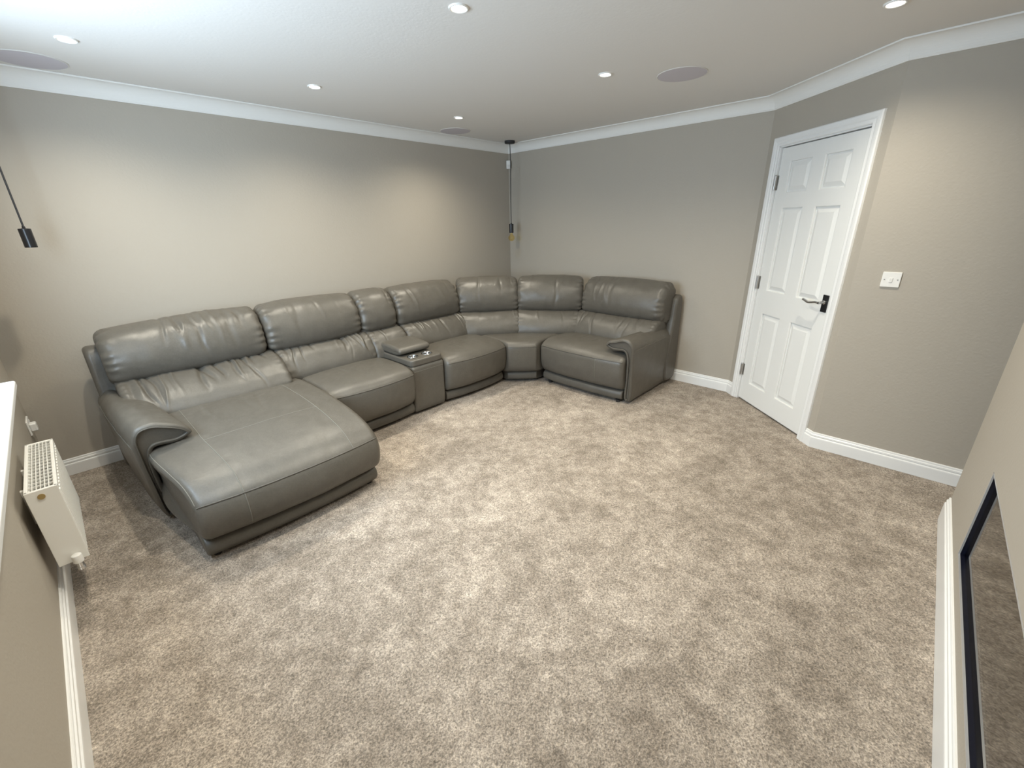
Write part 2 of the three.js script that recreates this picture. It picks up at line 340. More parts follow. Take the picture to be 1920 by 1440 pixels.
// ------------------------------------------------------------------ hanging lamps
function pendant(x, z, yTop, yBot, label, bulb, sway) {
  const o = thing('pendant_lamp', label, 'pendant lamp', [x, 0, z], 0);
  mesh('ceiling_rose', lathe([[0.0005, H - 0.026], [0.052, H - 0.026], [0.056, H - 0.022], [0.056, H - 0.0004]]), M.blackMatt, o);
  const n = 8, pts = [];
  for (let k = 0; k <= n; k++) { const t = k / n; pts.push(V3(sway * Math.sin(t * 4.0) * (1 - t), H - 0.02 + (yTop - H + 0.02) * t, sway * 0.6 * Math.sin(t * 6) * (1 - t))); }
  mesh('cord', tube(pts, 0.0042, 60, 8), M.blackMatt, o);
  mesh('lamp_holder', lathe([[0.0005, yTop + 0.012], [0.006, yTop + 0.012], [0.008, yTop + 0.001], [0.024, yTop - 0.001], [0.0255, yTop - 0.003], [0.0255, yBot + 0.001], [0.0245, yBot], [0.021, yBot], [0.02, yBot + 0.025], [0.0005, yBot + 0.026]]), M.black, o);
  if (bulb) {
    mesh('bulb_cap', lathe([[0.0005, yBot + 0.02], [0.013, yBot + 0.02], [0.0135, yBot - 0.004], [0.012, yBot - 0.006]]), M.brass, o);
    const cy = yBot - 0.055, r = 0.0375, pr = [[0.0125, yBot - 0.004], [0.0135, yBot - 0.012], [0.019, yBot - 0.022]];
    for (let k = 0; k <= 14; k++) { const a = 0.62 + (Math.PI - 0.62) * k / 14; pr.push([Math.max(0.0004, r * Math.sin(a)), cy + r * Math.cos(a)]); }
    const b = mesh('bulb_glass', lathe(pr), M.bulb, o); b.userData.label = 'amber tinted round glass bulb';
    const f = []; for (let k = 0; k <= 24; k++) { const a = k / 24 * Math.PI * 6; f.push(V3(0.008 * Math.cos(a), cy + 0.022 - 0.04 * k / 24, 0.008 * Math.sin(a))); }
    mesh('filament', tube(f, 0.0012, 80, 6), M.brass, b);
  }
}
pendant(-0.208, 0.222, 1.505, 1.405, 'black hanging cord lamp with amber globe bulb in the sofa corner', true, 0.006);
pendant(-4.088, 0.3, 1.545, 1.448, 'black hanging cord lamp holder without bulb over the chaise arm', false, 0.0);

// ------------------------------------------------------------------ wall fittings
{
  const o = thing('light_switch', 'white square wall switch with centre rocker beside the door', 'light switch', [-0.696, 1.166, 3.729], -Math.PI / 2);
  mesh('switch_plate', box(0.086, 0.086, 0.0085, 0, 0, 0.0045, 0.003), M.plastic, o);
  const rk = mesh('rocker', box(0.016, 0.026, 0.006, 0, -0.002, 0.0095, 0.002), M.plastic, o); rk.rotation.x = 0.08;
  for (const k of [-1, 1]) { mesh('screw', [new THREE.CylinderGeometry(0.0035, 0.0035, 0.0015, 16).rotateX(Math.PI / 2).translate(k * 0.030, 0, 0.009)], M.nickel, o); }
}
{
  const o = thing('alarm_sensor', 'small white motion sensor box high in the corner', 'sensor', [-0.034, 2.15, 0.034], -Math.PI / 4);
  mesh('sensor_body', box(0.052, 0.09, 0.034, 0, 0, -0.004, 0.008), M.plastic, o);
  mesh('sensor_lens', box(0.034, 0.034, 0.004, 0, -0.018, 0.0135, 0.002), M.ceiling, o);
}
{
  const o = thing('wall_socket', 'white double wall socket with plug beside the radiator', 'socket', [-4.395, 0.44, 0.16], Math.PI / 2);
  mesh('socket_plate', box(0.146, 0.086, 0.009, 0, 0, 0.0048, 0.003), M.plastic, o);
  mesh('plug', box(0.05, 0.05, 0.03, -0.035, 0, 0.024, 0.008), M.plastic, o);
  mesh('rocker', box(0.012, 0.02, 0.006, 0.02, 0.022, 0.0105, 0.002), M.plastic, o);
}

// ------------------------------------------------------------------ radiator
{
  const x0 = -4.362, x1 = -4.268, z0 = 0.967, z1 = 1.55, y0 = 0.235, y1 = 0.588, xc = (x0 + x1) / 2, zc = (z0 + z1) / 2, L = z1 - z0, W = x1 - x0, Hh = y1 - y0;
  const o = thing('radiator', 'white double-panel wall radiator with grid top under the window sill', 'radiator', [xc, 0, zc]);
  const front = [], back = [];
  front.push(box(0.014, Hh - 0.012, L - 0.008, W / 2 - 0.009, (y0 + y1) / 2 - 0.004, 0, 0.004)); back.push(box(0.014, Hh - 0.012, L - 0.008, -W / 2 + 0.009, (y0 + y1) / 2 - 0.004, 0, 0.004));
  for (let k = 0; k < 15; k++) { const z = -L / 2 + 0.03 + (L - 0.06) * k / 14; front.push(box(0.006, Hh - 0.05, 0.018, W / 2 - 0.0015, (y0 + y1) / 2 - 0.004, z, 0.0025)); }
  mesh('panel', front, M.enamel, o); mesh('panel', back, M.enamel, o);
  const fins = []; for (let k = 0; k < 24; k++) fins.push(box(W - 0.036, Hh - 0.16, 0.001, 0, y0 + 0.02 + (Hh - 0.16) / 2, -L / 2 + 0.02 + (L - 0.04) * k / 23));
  mesh('convector_fins', fins, M.enamel, o);
  for (const k of [-1, 1]) mesh('side_panel', box(W, Hh, 0.006, 0, (y0 + y1) / 2, k * (L / 2 + 0.001), 0.0025), M.enamel, o);
  const bars = [], nx = 6, nz = 15, xa = -W / 2 + 0.012, xb = W / 2 - 0.012;
  bars.push(box(0.012, 0.012, L, -W / 2 + 0.006, y1 - 0.006, 0, 0.003), box(0.012, 0.012, L, W / 2 - 0.006, y1 - 0.006, 0, 0.003), box(W, 0.012, 0.012, 0, y1 - 0.006, -L / 2 + 0.006, 0.003), box(W, 0.012, 0.012, 0, y1 - 0.006, L / 2 - 0.006, 0.003));
  for (let k = 1; k < nx; k++) bars.push(box(0.0024, 0.008, L - 0.02, xa + (xb - xa) * k / nx, y1 - 0.005, 0));
  for (let k = 1; k < nz; k++) bars.push(box(W - 0.02, 0.008, 0.0035, 0, y1 - 0.0052, -L / 2 + 0.012 + (L - 0.024) * k / nz));
  mesh('top_grille', bars, M.enamel, o);
  mesh('bleed_plug', [new THREE.CylinderGeometry(0.011, 0.011, 0.004, 24).rotateX(Math.PI / 2).translate(-0.005, y1 - 0.028, L / 2 + 0.006)], M.brass, o);
  const zv = L / 2 + 0.02, xv = 0.012;
  const v = mesh('valve', [new THREE.CylinderGeometry(0.011, 0.011, 0.03, 20).rotateX(Math.PI / 2).translate(xv, y0 - 0.012, L / 2 - 0.004), cyl(0.012, 0.012, 0.03, xv, y0 - 0.014, zv - 0.004, 20), cyl(0.015, 0.015, 0.012, xv, y0 - 0.03, zv - 0.004, 6), new THREE.CylinderGeometry(0.0075, 0.0075, 0.09, 16).rotateX(Math.PI / 2).translate(xv, y0 - 0.03, zv - 0.05)], M.chrome, o);
  v.userData.label = 'chrome radiator valve with white cap';
  mesh('valve_cap', lathe([[0.0005, 0.036], [0.014, 0.036], [0.0165, 0.033], [0.0175, 0.002], [0.016, 0], [0.0005, 0]], 28).translate(xv, y0 + 0.001, zv), M.plastic, v);
  for (const k of [-1, 1]) mesh('bracket', box(0.034, 0.16, 0.02, -W / 2 - 0.0155, (y0 + y1) / 2 + 0.02, k * 0.12 - 0.06), M.enamel, o);
}

// ------------------------------------------------------------------ electric fire in the media wall
{
  const { x0, x1, y0, y1, z } = FIRE, xc = (x0 + x1) / 2, yc = (y0 + y1) / 2, W = x1 - x0, Hh = y1 - y0;
  const o = thing('electric_fire', 'long inset electric fire with dark glass front in the media wall', 'fireplace', [xc, y0, z]);
  const c = Hh / 2, ring = (t, d, za, m) => [box(W - 2 * m, t, d, 0, m + t / 2, za), box(W - 2 * m, t, d, 0, Hh - m - t / 2, za), box(t, Hh - 2 * m, d, -W / 2 + m + t / 2, c, za), box(t, Hh - 2 * m, d, W / 2 - m - t / 2, c, za)];
  const tr = mesh('edge_trim', ring(0.005, 0.0055, 0.0018, 0.0006), M.silver, o); tr.userData.label = 'thin pale metal edging';
  mesh('surround', ring(0.006, 0.034, 0.0216, 0.0008), M.navy, o);
  mesh('glass_front', box(W - 0.014, Hh - 0.014, 0.003, 0, c, 0.0185), M.fireGlass, o);
  mesh('firebox', [box(W - 0.004, 0.006, 0.119, 0, 0.005, 0.1), box(W - 0.004, 0.006, 0.119, 0, Hh - 0.005, 0.1), box(0.006, Hh - 0.014, 0.119, -W / 2 + 0.005, c, 0.1), box(0.006, Hh - 0.014, 0.119, W / 2 - 0.005, c, 0.1), box(W - 0.004, Hh - 0.004, 0.004, 0, c, 0.161)], M.blackMatt, o);
  const stones = [0, 1, 2, 3].map((k) => {
    const g = new THREE.IcosahedronGeometry(1, 1), p = g.attributes.position;
    for (let i = 0; i < p.count; i++) { const v = V3().fromBufferAttribute(p, i), s = 0.75 + 0.4 * vnoise(v.x * 2 + k * 7 + 9, v.y * 2 + v.z * 3 + 20, 999, 999); p.setXYZ(i, v.x * s, v.y * s, v.z * s); }
    g.computeVertexNormals(); return g;
  });
  for (let k = 0; k < 64; k++) {
    const m = mesh('stone', stones[k % 4], rnd() < 0.3 ? M.crystal : M.stone, o), s = R(0.014, 0.032);
    m.position.set(-W / 2 + 0.04 + (W - 0.08) * (k + R(-0.4, 0.4)) / 63, 0.010 + s * 0.95 + (k % 3) * 0.010, R(0.06, 0.13)); m.scale.set(s * R(0.8, 1.4), s * 0.8, s); m.rotation.set(R(-0.4, 0.4), R(0, 6), R(-0.4, 0.4));
  }
}

// ------------------------------------------------------------------ the leather sofa
// A padded body: a closed outline in (z, y), swept along x, rounded over at both ends, crowned in the middle and creased.
function padded({ x0, x1, ctrl, end = 0.05, endX, nx = 80, np = 96, pow = 2.4, disp, warp }) {
  const base = new THREE.CatmullRomCurve3(ctrl.map((c) => V3(0, c[1], c[0])), true, 'centripetal');
  const crown = new THREE.CatmullRomCurve3(ctrl.map((c) => V3(0, c[3] ?? 0, c[2] ?? 0)), true, 'catmullrom', 0.5);
  base.arcLengthDivisions = 600;
  const len = base.getLength(), ex = endX ?? end, pts = [];
  // the crown curve runs through its points at even steps; the outline's parameter does too
  for (let j = 0; j <= np; j++) {
    const t = base.getUtoTmapping(j / np), p = base.getPoint(t), q = base.getPoint((t + 1e-4) % 1), o = base.getPoint((t - 1e-4 + 1) % 1), k = crown.getPoint(t);
    const dz = q.z - o.z, dy = q.y - o.y, l = Math.hypot(dz, dy) || 1;
    pts.push({ z: p.z, y: p.y, nz: -dy / l, ny: dz / l, cz: k.z, cy: k.y, s: j / np * len, v: j / np });
  }
  const st = [], half = (x1 - x0) / 2, mid = (x0 + x1) / 2;
  for (let k = 0; k <= 7; k++) { const a = k / 7 * Math.PI / 2; st.push([x0 + ex * (1 - Math.cos(a)), end * (1 - Math.sin(a))]); }
  const n = Math.max(4, nx); for (let k = 1; k < n; k++) st.push([x0 + ex + (x1 - x0 - 2 * ex) * k / n, 0]);
  for (let k = 7; k >= 0; k--) { const a = k / 7 * Math.PI / 2; st.push([x1 - ex * (1 - Math.cos(a)), end * (1 - Math.sin(a))]); }
  const at = (x, inset, p, lift = 0) => {
    const u = (x - mid) / half, c = 1 - Math.pow(Math.abs(u), pow), d = lift - inset + (disp ? disp(x, p, u) : 0);
    const v = V3(x, p.y + p.cy * c + p.ny * d, p.z + p.cz * c + p.nz * d);
    return warp ? warp(v, u) : v;
  };
  const pos = [], uv = [], idx = [], w = np + 1;
  for (const [x, inset] of st) for (const p of pts) { const v = at(x, inset, p); pos.push(v.x, v.y, v.z); uv.push(x, p.s); }
  for (let i = 0; i < st.length - 1; i++) for (let j = 0; j < np; j++) { const a = i * w + j; idx.push(a, a + 1, a + w, a + w, a + 1, a + w + 1); }
  for (const [i, f] of [[0, 1], [st.length - 1, 0]]) { // caps
    const c = V3(); for (let j = 0; j < np; j++) c.add(V3(pos[(i * w + j) * 3], pos[(i * w + j) * 3 + 1], pos[(i * w + j) * 3 + 2])); c.divideScalar(np);
    const k = pos.length / 3; pos.push(c.x, c.y, c.z); uv.push(0, 0);
    for (let j = 0; j < np; j++) { const a = i * w + j; if (f) idx.push(k, a + 1, a); else idx.push(k, a, a + 1); }
  }
  const g = new THREE.BufferGeometry();
  g.setAttribute('position', new THREE.Float32BufferAttribute(pos, 3)); g.setAttribute('uv', new THREE.Float32BufferAttribute(uv, 2)); g.setIndex(idx);
  g.computeVertexNormals();
  // one normal along the closing line of the outline
  const N = g.attributes.normal;
  for (let i = 0; i < st.length; i++) { const a = i * w, b = a + np, v = V3().fromBufferAttribute(N, a).add(V3().fromBufferAttribute(N, b)).normalize(); N.setXYZ(a, v.x, v.y, v.z); N.setXYZ(b, v.x, v.y, v.z); }
  const find = (z, y) => pts.reduce((m, p) => ((p.z - z) ** 2 + (p.y - y) ** 2 < (m.z - z) ** 2 + (m.y - y) ** 2 ? p : m));
  return { g, at, find, pts, x0, x1, end, ex, len };
}
function insetAt(b, x) { const e = Math.min(x - b.x0, b.x1 - x); if (e >= b.ex) return 0; const c = 1 - e / b.ex; return b.end * (1 - Math.sqrt(Math.max(0, 1 - c * c))); }
// stitching: across the width at one place of the outline, or along the outline at one x
function stitchAcross(b, z, y, parent, xa = b.x0 + 0.012, xb = b.x1 - 0.012, r = 0.002, mat = M.thread) {
  const p = b.find(z, y), pts = []; for (let k = 0; k <= 40; k++) { const x = xa + (xb - xa) * k / 40; pts.push(b.at(x, insetAt(b, x), p, 0.0004)); }
  return mesh('stitching', tube(pts, r, 80, 6), mat, parent);
}
function stitchAlong(b, x, from, to, parent, dx = 0, r = 0.0022) {
  let i = b.pts.indexOf(b.find(...from)), j = b.pts.indexOf(b.find(...to)); const pts = [];
  for (let k = Math.min(i, j); k <= Math.max(i, j); k += 2) { const xx = x + dx * (k - Math.min(i, j)) / Math.abs(j - i); pts.push(b.at(xx, insetAt(b, xx), b.pts[k], 0.0004)); }
  return mesh('stitching', tube(pts, r, 80, 6), M.thread, parent);
}
// creases running down a cushion
function creases(n, x0, x1, amp, wMin, wMax, vMid, vHalf, lean) {
  const list = []; for (let k = 0; k < n; k++) list.push({ x: R(x0, x1), a: amp * R(0.4, 1.1) * (rnd() < 0.55 ? -1 : 0.8), w: R(wMin, wMax), v: vMid + R(-0.4, 0.4) * vHalf, h: vHalf * R(0.5, 1.1), l: R(-1, 1) * lean + lean * 0.4, f: R(0, 6) });
  return (x, v) => { let s = 0; for (const c of list) { const dv = (v - c.v) / c.h; if (Math.abs(dv) > 1) continue; const dx = x - c.x - c.l * (v - c.v) - 0.006 * Math.sin(v * 30 + c.f); if (Math.abs(dx) > 3 * c.w) continue; s += c.a * Math.exp(-((dx / c.w) ** 2)) * (1 - dv * dv) ** 1.5; } return s; };
}
// short puckers where the cover is gathered at the ends
const pucker = (amp, f, reach) => { const ph = R(0, 9); return (x, p, u, half) => { const e = half * (1 - Math.abs(u)); return e > reach * 2.5 ? 0 : amp * Math.sin(p.s * f + ph + 2 * Math.sin(p.s * 23 + ph) + (u > 0 ? 2 : 0)) * Math.exp(-((e / reach) ** 2)); }; };
const soft = (amp, f) => { const ox = R(0, 50), oy = R(0, 50); return (x, s) => amp * 2 * (fbm(x * f + ox + 60, s * f + oy + 60, 4096, 3) - 0.5); };

function headCushion(x0, x1, o, { n = 5, amp = 0.006, dz = 0, sag = 0, top = 0, ctrlShift, end = 0.055, parent, xf } = {}) {
  const ctrl = [[0.35, 0.628], [0.28, 0.60], [0.18, 0.64], [0.125, 0.78], [0.135, 0.91], [0.19, 0.962, 0, 0.014], [0.27, 0.975, 0.0, 0.02], [0.355, 0.94, 0.012, 0.014], [0.415, 0.86, 0.022, 0.004], [0.438, 0.76, 0.026, 0], [0.43, 0.68, 0.018, -0.004], [0.40, 0.640, 0.008, -0.004]].map((c) => [c[0] + dz, c[1] + (c[1] > 0.8 ? top : 0), c[2], c[3]]);
  const cr = creases(n, x0 + 0.12, x1 - 0.06, amp, 0.010, 0.022, 0.66, 0.22, 0.14), pk = pucker(0.006, 95, 0.055), sf = soft(0.006, 5), half = (x1 - x0) / 2;
  const b = padded({ x0, x1, ctrl, end, nx: 110, np: 120, disp: (x, p, u) => cr(x, p.v) + pk(x, p, u, half) + sf(x, p.s), warp: (v, u) => { v.y += sag * (u - 1) * Math.max(0, v.y - 0.64) / 0.35; return xf ? v.applyMatrix4(xf) : v; } });
  return mesh('head_cushion', b.g, M.leather, o);
}
function lumbarCushion(x0, x1, o, { n = 10, amp = 0.007, fwd = 0, end = 0.035, dz = 0, xf } = {}) {
  const ctrl = [[0.50 + fwd, 0.35], [0.28, 0.38], [0.25, 0.60], [0.33, 0.655], [0.425 + fwd * 0.15, 0.648, 0.004], [0.49 + fwd * 0.5, 0.612, 0.012], [0.545 + fwd * 0.85, 0.535, 0.02], [0.568 + fwd, 0.455, 0.022], [0.55 + fwd, 0.385, 0.012]].map((c) => [c[0] + dz, c[1], c[2], c[3]]);
  const cr = creases(n, x0 + 0.05, x1 - 0.05, amp * 1.5, 0.006, 0.016, 0.64, 0.2, 0.25), pk = pucker(0.003, 110, 0.05), sf = soft(0.005, 6), half = (x1 - x0) / 2;
  const b = padded({ x0, x1, ctrl, end, nx: 160, np: 120, disp: (x, p, u) => cr(x, p.v) + pk(x, p, u, half) + sf(x, p.s), warp: xf ? (v) => v.applyMatrix4(xf) : undefined });
  return mesh('lumbar_cushion', b.g, M.leather, o);
}
function seatCushion(x0, x1, o, { front = 1.055, bulge = 0.05, end = 0.035, top = 0 } = {}) {
  const f = front - 1.055, q = (z) => (z > 0.9 ? z + f : z > 0.6 ? z + f * 0.6 : z);
  const ctrl = [[0.30, 0.135], [0.27, 0.30], [0.33, 0.405], [0.50, 0.435, 0, 0.016], [0.72, 0.448, 0.01, 0.022], [0.90, 0.446, 0.03, 0.02], [1.0, 0.428, 0.9 * bulge, 0.012], [1.045, 0.395, bulge, 0.002], [1.055, 0.33, bulge], [1.05, 0.24, bulge], [1.025, 0.16, 0.95 * bulge], [0.985, 0.128, 0.85 * bulge], [0.80, 0.124, 0.3 * bulge], [0.5, 0.124]].map((c) => [q(c[0]), c[1] + (c[1] > 0.38 ? top : 0), c[2], c[3]]);
  const sf = soft(0.0035, 6), dx = x0 + (x1 - x0) * R(0.45, 0.6);
  const cr = creases(4, dx - 0.12, dx + 0.12, 0.0035, 0.006, 0.014, 0.36, 0.07, 0.5);
  const b = padded({ x0, x1, ctrl, end, nx: 90, np: 140, disp: (x, p) => (p.ny > 0.3 ? cr(x, p.v) : 0) + sf(x, p.s) });
  const m = mesh('seat_cushion', b.g, M.leather, o);
  stitchAcross(b, q(1.045), 0.395 + top, m, x0 + 0.012, x1 - 0.012, 0.004, M.leather);
  return { m, b, q };
}
function baseRail(x0, x1, o, front, bulge = 0.035, xf, back = 0.16) {
  const ctrl = [[back, 0.05], [back, 0.1], [back + 0.03, 0.116], [front * 0.6, 0.118], [front - 0.05, 0.117, bulge * 0.9], [front - 0.012, 0.106, bulge], [front, 0.07, bulge], [front - 0.010, 0.034, bulge], [front - 0.05, 0.024, bulge * 0.9], [front * 0.6, 0.022], [back + 0.03, 0.022]];
  const b = padded({ x0, x1, ctrl, end: 0.012, nx: 30, np: 90, warp: xf });
  return mesh('base', b.g, M.leather, o);
}
function backShell(x0, x1, o, { dz = 0, y1 = 0.86, xf, deep = 0.24 } = {}) {
  const ctrl = [[0.11, 0.04], [0.08, 0.10], [0.075, 0.45], [0.085, y1 - 0.05], [0.105, y1 - 0.008], [0.15, y1], [0.2, y1 - 0.03], [deep, 0.62], [deep + 0.07, 0.3], [deep + 0.07, 0.08], [deep + 0.03, 0.04]].map((c) => [c[0] + dz, c[1]]);
  const b = padded({ x0, x1, ctrl, end: 0.028, nx: 16, np: 100, warp: xf ? (v) => v.applyMatrix4(xf) : undefined });
  return mesh('back_panel', b.g, M.leather, o);
}
// arm: hook-shaped outline seen from the front, swept from the back to a sloping padded front
function armRest(o, s, xo, { z0, zBot, zTop, lip0, lip1, thick = 0.07, top: top1 = 0.62, flare = 0.03, slim = 0.0 }) {
  // s = -1: outer side to the left; local x = xo - s * distance inwards
  const section = (t) => { // t 0 back .. 1 front: control points [inwards, y]
    const lip = lip0 + (lip1 - lip0) * t, drop = 0.02 * t, top = top1 - 0.055 * (1 - t) ** 1.5;
    return [[thick + flare, 0.03], [thick + 0.012, 0.25], [thick + 0.012, 0.44], [thick + 0.032, 0.475], [lip * 0.72, 0.492 - drop], [lip - 0.02, 0.515 - drop], [lip, 0.532 - drop], [lip - 0.03, 0.568 - drop * 0.7], [lip * 0.62, top - 0.018 - drop * 0.4], [lip * 0.35, top - drop * 0.2], [0.035, top - 0.018], [0.002, top - 0.07], [0, 0.46], [flare * 0.45, 0.22], [flare * 0.9, 0.06], [flare + 0.015, 0.025]];
  };
  const np = 110, nz = 60, pos = [], uv = [], idx = [], w = np + 1, rows = [];
  const zFront = (y) => zBot + (zTop - zBot) * Math.max(0, Math.min(1, (y - 0.03) / 0.55)) ** 1.2;
  const ring = (t, inset, lead) => {
    const c = new THREE.CatmullRomCurve3(section(t).map(([d, y]) => V3(d, y, 0)), true, 'centripetal'), r = [];
    for (let j = 0; j <= np; j++) {
      const tt = (j % np) / np, p = c.getPoint(tt), a = c.getPoint((tt + 1e-3) % 1), b = c.getPoint((tt - 1e-3 + 1) % 1), l = Math.hypot(a.x - b.x, a.y - b.y) || 1;
      let nx = (a.y - b.y) / l, ny = -(a.x - b.x) / l; // outward for this counting sense is checked below
      const d = p.x - nx * inset, y = p.y - ny * inset;
      const lp = lip0 + (lip1 - lip0) * t; r.push([d + slim * t ** 1.7 * Math.max(0, 1 - d / lp), y, z0 + (zFront(y) - z0) * t + lead]);
    }
    return r;
  };
  // sense check
  { const c = new THREE.CatmullRomCurve3(section(1).map(([d, y]) => V3(d, y, 0)), true, 'centripetal'); let A = 0; const q = c.getPoints(60); for (let k = 0; k < 60; k++) A += q[k].x * q[k + 1].y - q[k + 1].x * q[k].y; if (A < 0) throw new Error('arm outline runs the other way'); }
  const wr = soft(0.004, 7);
  for (let k = 0; k <= nz; k++) rows.push(ring(k / nz, 0, 0));
  const RR = 0.022; for (let k = 1; k <= 6; k++) { const a = k / 6 * Math.PI / 2; rows.push(ring(1, RR * (1 - Math.cos(a)), RR * Math.sin(a))); }
  const rim = rows.length - 1; rows.push(ring(1, RR + 0.004, RR - 0.002), ring(1, RR + 0.005, RR - 0.013)); // the facing sits in a groove behind the piping
  const X = (d) => xo - s * d;
  rows.forEach((r, i) => r.forEach(([d, y, z], j) => { const e = wr(z + d, y * 1.3); pos.push(X(d - (j % np > 60 ? e : 0)), y + (y > 0.5 ? e : 0), z); uv.push(z, j / np * 1.6); }));
  for (let i = 0; i < rows.length - 1; i++) for (let j = 0; j < np; j++) { const a = i * w + j; if (s < 0) idx.push(a, a + 1, a + w, a + w, a + 1, a + w + 1); else idx.push(a, a + w, a + 1, a + w, a + w + 1, a + 1); }
  const g = new THREE.BufferGeometry(); g.setAttribute('position', new THREE.Float32BufferAttribute(pos, 3)); g.setAttribute('uv', new THREE.Float32BufferAttribute(uv, 2)); g.setIndex(idx); g.computeVertexNormals();
  const arm = mesh('armrest', g, M.leather, o);
  // front facing: flat panel inside the piping
  const last = rows[rows.length - 1], sh = new THREE.Shape(last.slice(0, np).map(([d, y]) => new THREE.Vector2(d, y)));
  const fg = new THREE.ShapeGeometry(sh), fp = fg.attributes.position, fu = fg.attributes.uv;
  for (let k = 0; k < fp.count; k++) { const d = fp.getX(k), y = fp.getY(k); fp.setXYZ(k, X(d), y, zFront(y) + RR - 0.0125); fu.setXY(k, d, y); }
  if (s > 0) { const ix = fg.index.array; for (let k = 0; k < ix.length; k += 3) { const q = ix[k]; ix[k] = ix[k + 1]; ix[k + 1] = q; } }
  fg.computeVertexNormals();
  mesh('front_facing', fg, M.leather, arm);
  const pp = []; for (let j = Math.round(np * 0.39); j < np * 0.97; j += 2) { const [d, y, z] = rows[rim][j]; pp.push(V3(X(d), y, z + 0.001)); }
  mesh('piping', tube(pp, 0.0035, 160, 6), M.leather, arm);
  // seam round the pad
  const sm = []; for (let k = 8; k <= nz; k += 2) { const r = rows[k], p = r.slice(62).reduce((m, q) => (Math.abs(q[1] - 0.5) < Math.abs(m[1] - 0.5) ? q : m)); sm.push(V3(X(p[0] - 0.001), p[1], p[2])); }
  mesh('stitching', tube(sm, 0.002, 80, 6), M.thread, arm);
  return arm;
}
function feet(o, list) { for (const [x, z] of list) mesh('foot', cyl(0.022, 0.018, 0.024, x, 0.0122, z, 16), M.blackMatt, o); }
const sofa = thing('corner_sofa', 'large grey leather corner sofa with chaise end, cup holder console and padded arms', 'sofa', [-2.2, 0, 0.6]);
function section(x, y, z, turn = 0) { const g = new THREE.Group(); g.position.set(x, y, z); g.rotation.y = turn; return g; }
function join(g) { g.updateMatrix(); const m = new THREE.Matrix4().makeTranslation(2.2, 0, -0.6).multiply(g.matrix); for (const c of [...g.children]) { c.applyMatrix4(m); sofa.add(c); } }

// chaise end
{
  const o = section(-3.5, 0, 0, 0), X = (x) => x + 3.5;
  backShell(X(-4.052), X(-3.06), o, { y1: 0.85 });
  headCushion(X(-3.985), X(-3.085), o, { n: 12, amp: 0.009, sag: 0.012 });
  lumbarCushion(X(-3.97), X(-3.045), o, { n: 18, amp: 0.011, fwd: 0.13 });
  const ctrl = [[0.35, 0.135], [0.33, 0.30], [0.40, 0.415], [0.60, 0.455, 0, 0.012], [0.85, 0.468, 0, 0.02], [1.15, 0.462, 0, 0.022], [1.42, 0.440, 0.02, 0.02], [1.6, 0.392, 0.035, 0.016], [1.685, 0.335, 0.045, 0.004], [1.71, 0.27, 0.045], [1.705, 0.2, 0.045], [1.68, 0.145, 0.04], [1.63, 0.124, 0.035], [1.2, 0.122], [0.7, 0.122]];
  const sf = soft(0.005, 5), cr = creases(8, X(-3.75), X(-3.1), 0.004, 0.006, 0.016, 0.24, 0.08, 0.8);
  const taper = (v, u) => { const t = Math.max(0, Math.min(1, (v.z - 1.2) / 0.5)); if (u < 0) v.x += 0.067 * t * t * (3 - 2 * t) * -u; return v; };
  const b = padded({ x0: X(-3.97), x1: X(-2.965), ctrl, end: 0.035, endX: 0.04, nx: 110, np: 200, disp: (x, p) => (p.ny > 0.3 ? cr(x, p.v) : 0) + sf(x, p.s), warp: taper });
  const m = mesh('seat_cushion', b.g, M.leather, o);
  stitchAcross(b, 1.685, 0.335, m, b.x0 + 0.012, b.x1 - 0.012, 0.004, M.leather); stitchAlong(b, b.x0 + 0.010, [1.0, 0.466], [1.685, 0.335], m, 0, 0.0022); stitchAlong(b, X(-3.74), [0.62, 0.457], [1.70, 0.16], m, 0.0); stitchAlong(b, X(-3.14), [0.55, 0.45], [1.685, 0.335], m, 0.0); stitchAcross(b, 1.27, 0.454, m, X(-3.74), X(-3.14));
  baseRail(X(-3.905), X(-2.985), o, 1.655, 0.03);
  armRest(o, -1, X(-4.068), { z0: 0.16, zBot: 1.09, zTop: 1.20, lip0: 0.17, lip1: 0.305, thick: 0.066, top: 0.625, flare: 0.035, slim: 0.054 });
  feet(o, [[X(-3.86), 1.6], [X(-3.03), 1.6], [X(-3.86), 0.2], [X(-3.03), 0.2]]);
  join(o);
}
// seat beside the chaise
{
  const o = section(-2.65, 0, 0, 0), X = (x) => x + 2.65;
  backShell(X(-3.055), X(-2.305), o); headCushion(X(-3.08), X(-2.32), o, { n: 5, amp: 0.004 }); lumbarCushion(X(-3.05), X(-2.285), o, { n: 13, amp: 0.007 });
  seatCushion(X(-2.962), X(-2.25), o); baseRail(X(-2.955), X(-2.24), o, 0.985); feet(o, [[X(-2.9), 0.9], [X(-2.3), 0.9], [X(-2.9), 0.2], [X(-2.3), 0.2]]);
  join(o);
}
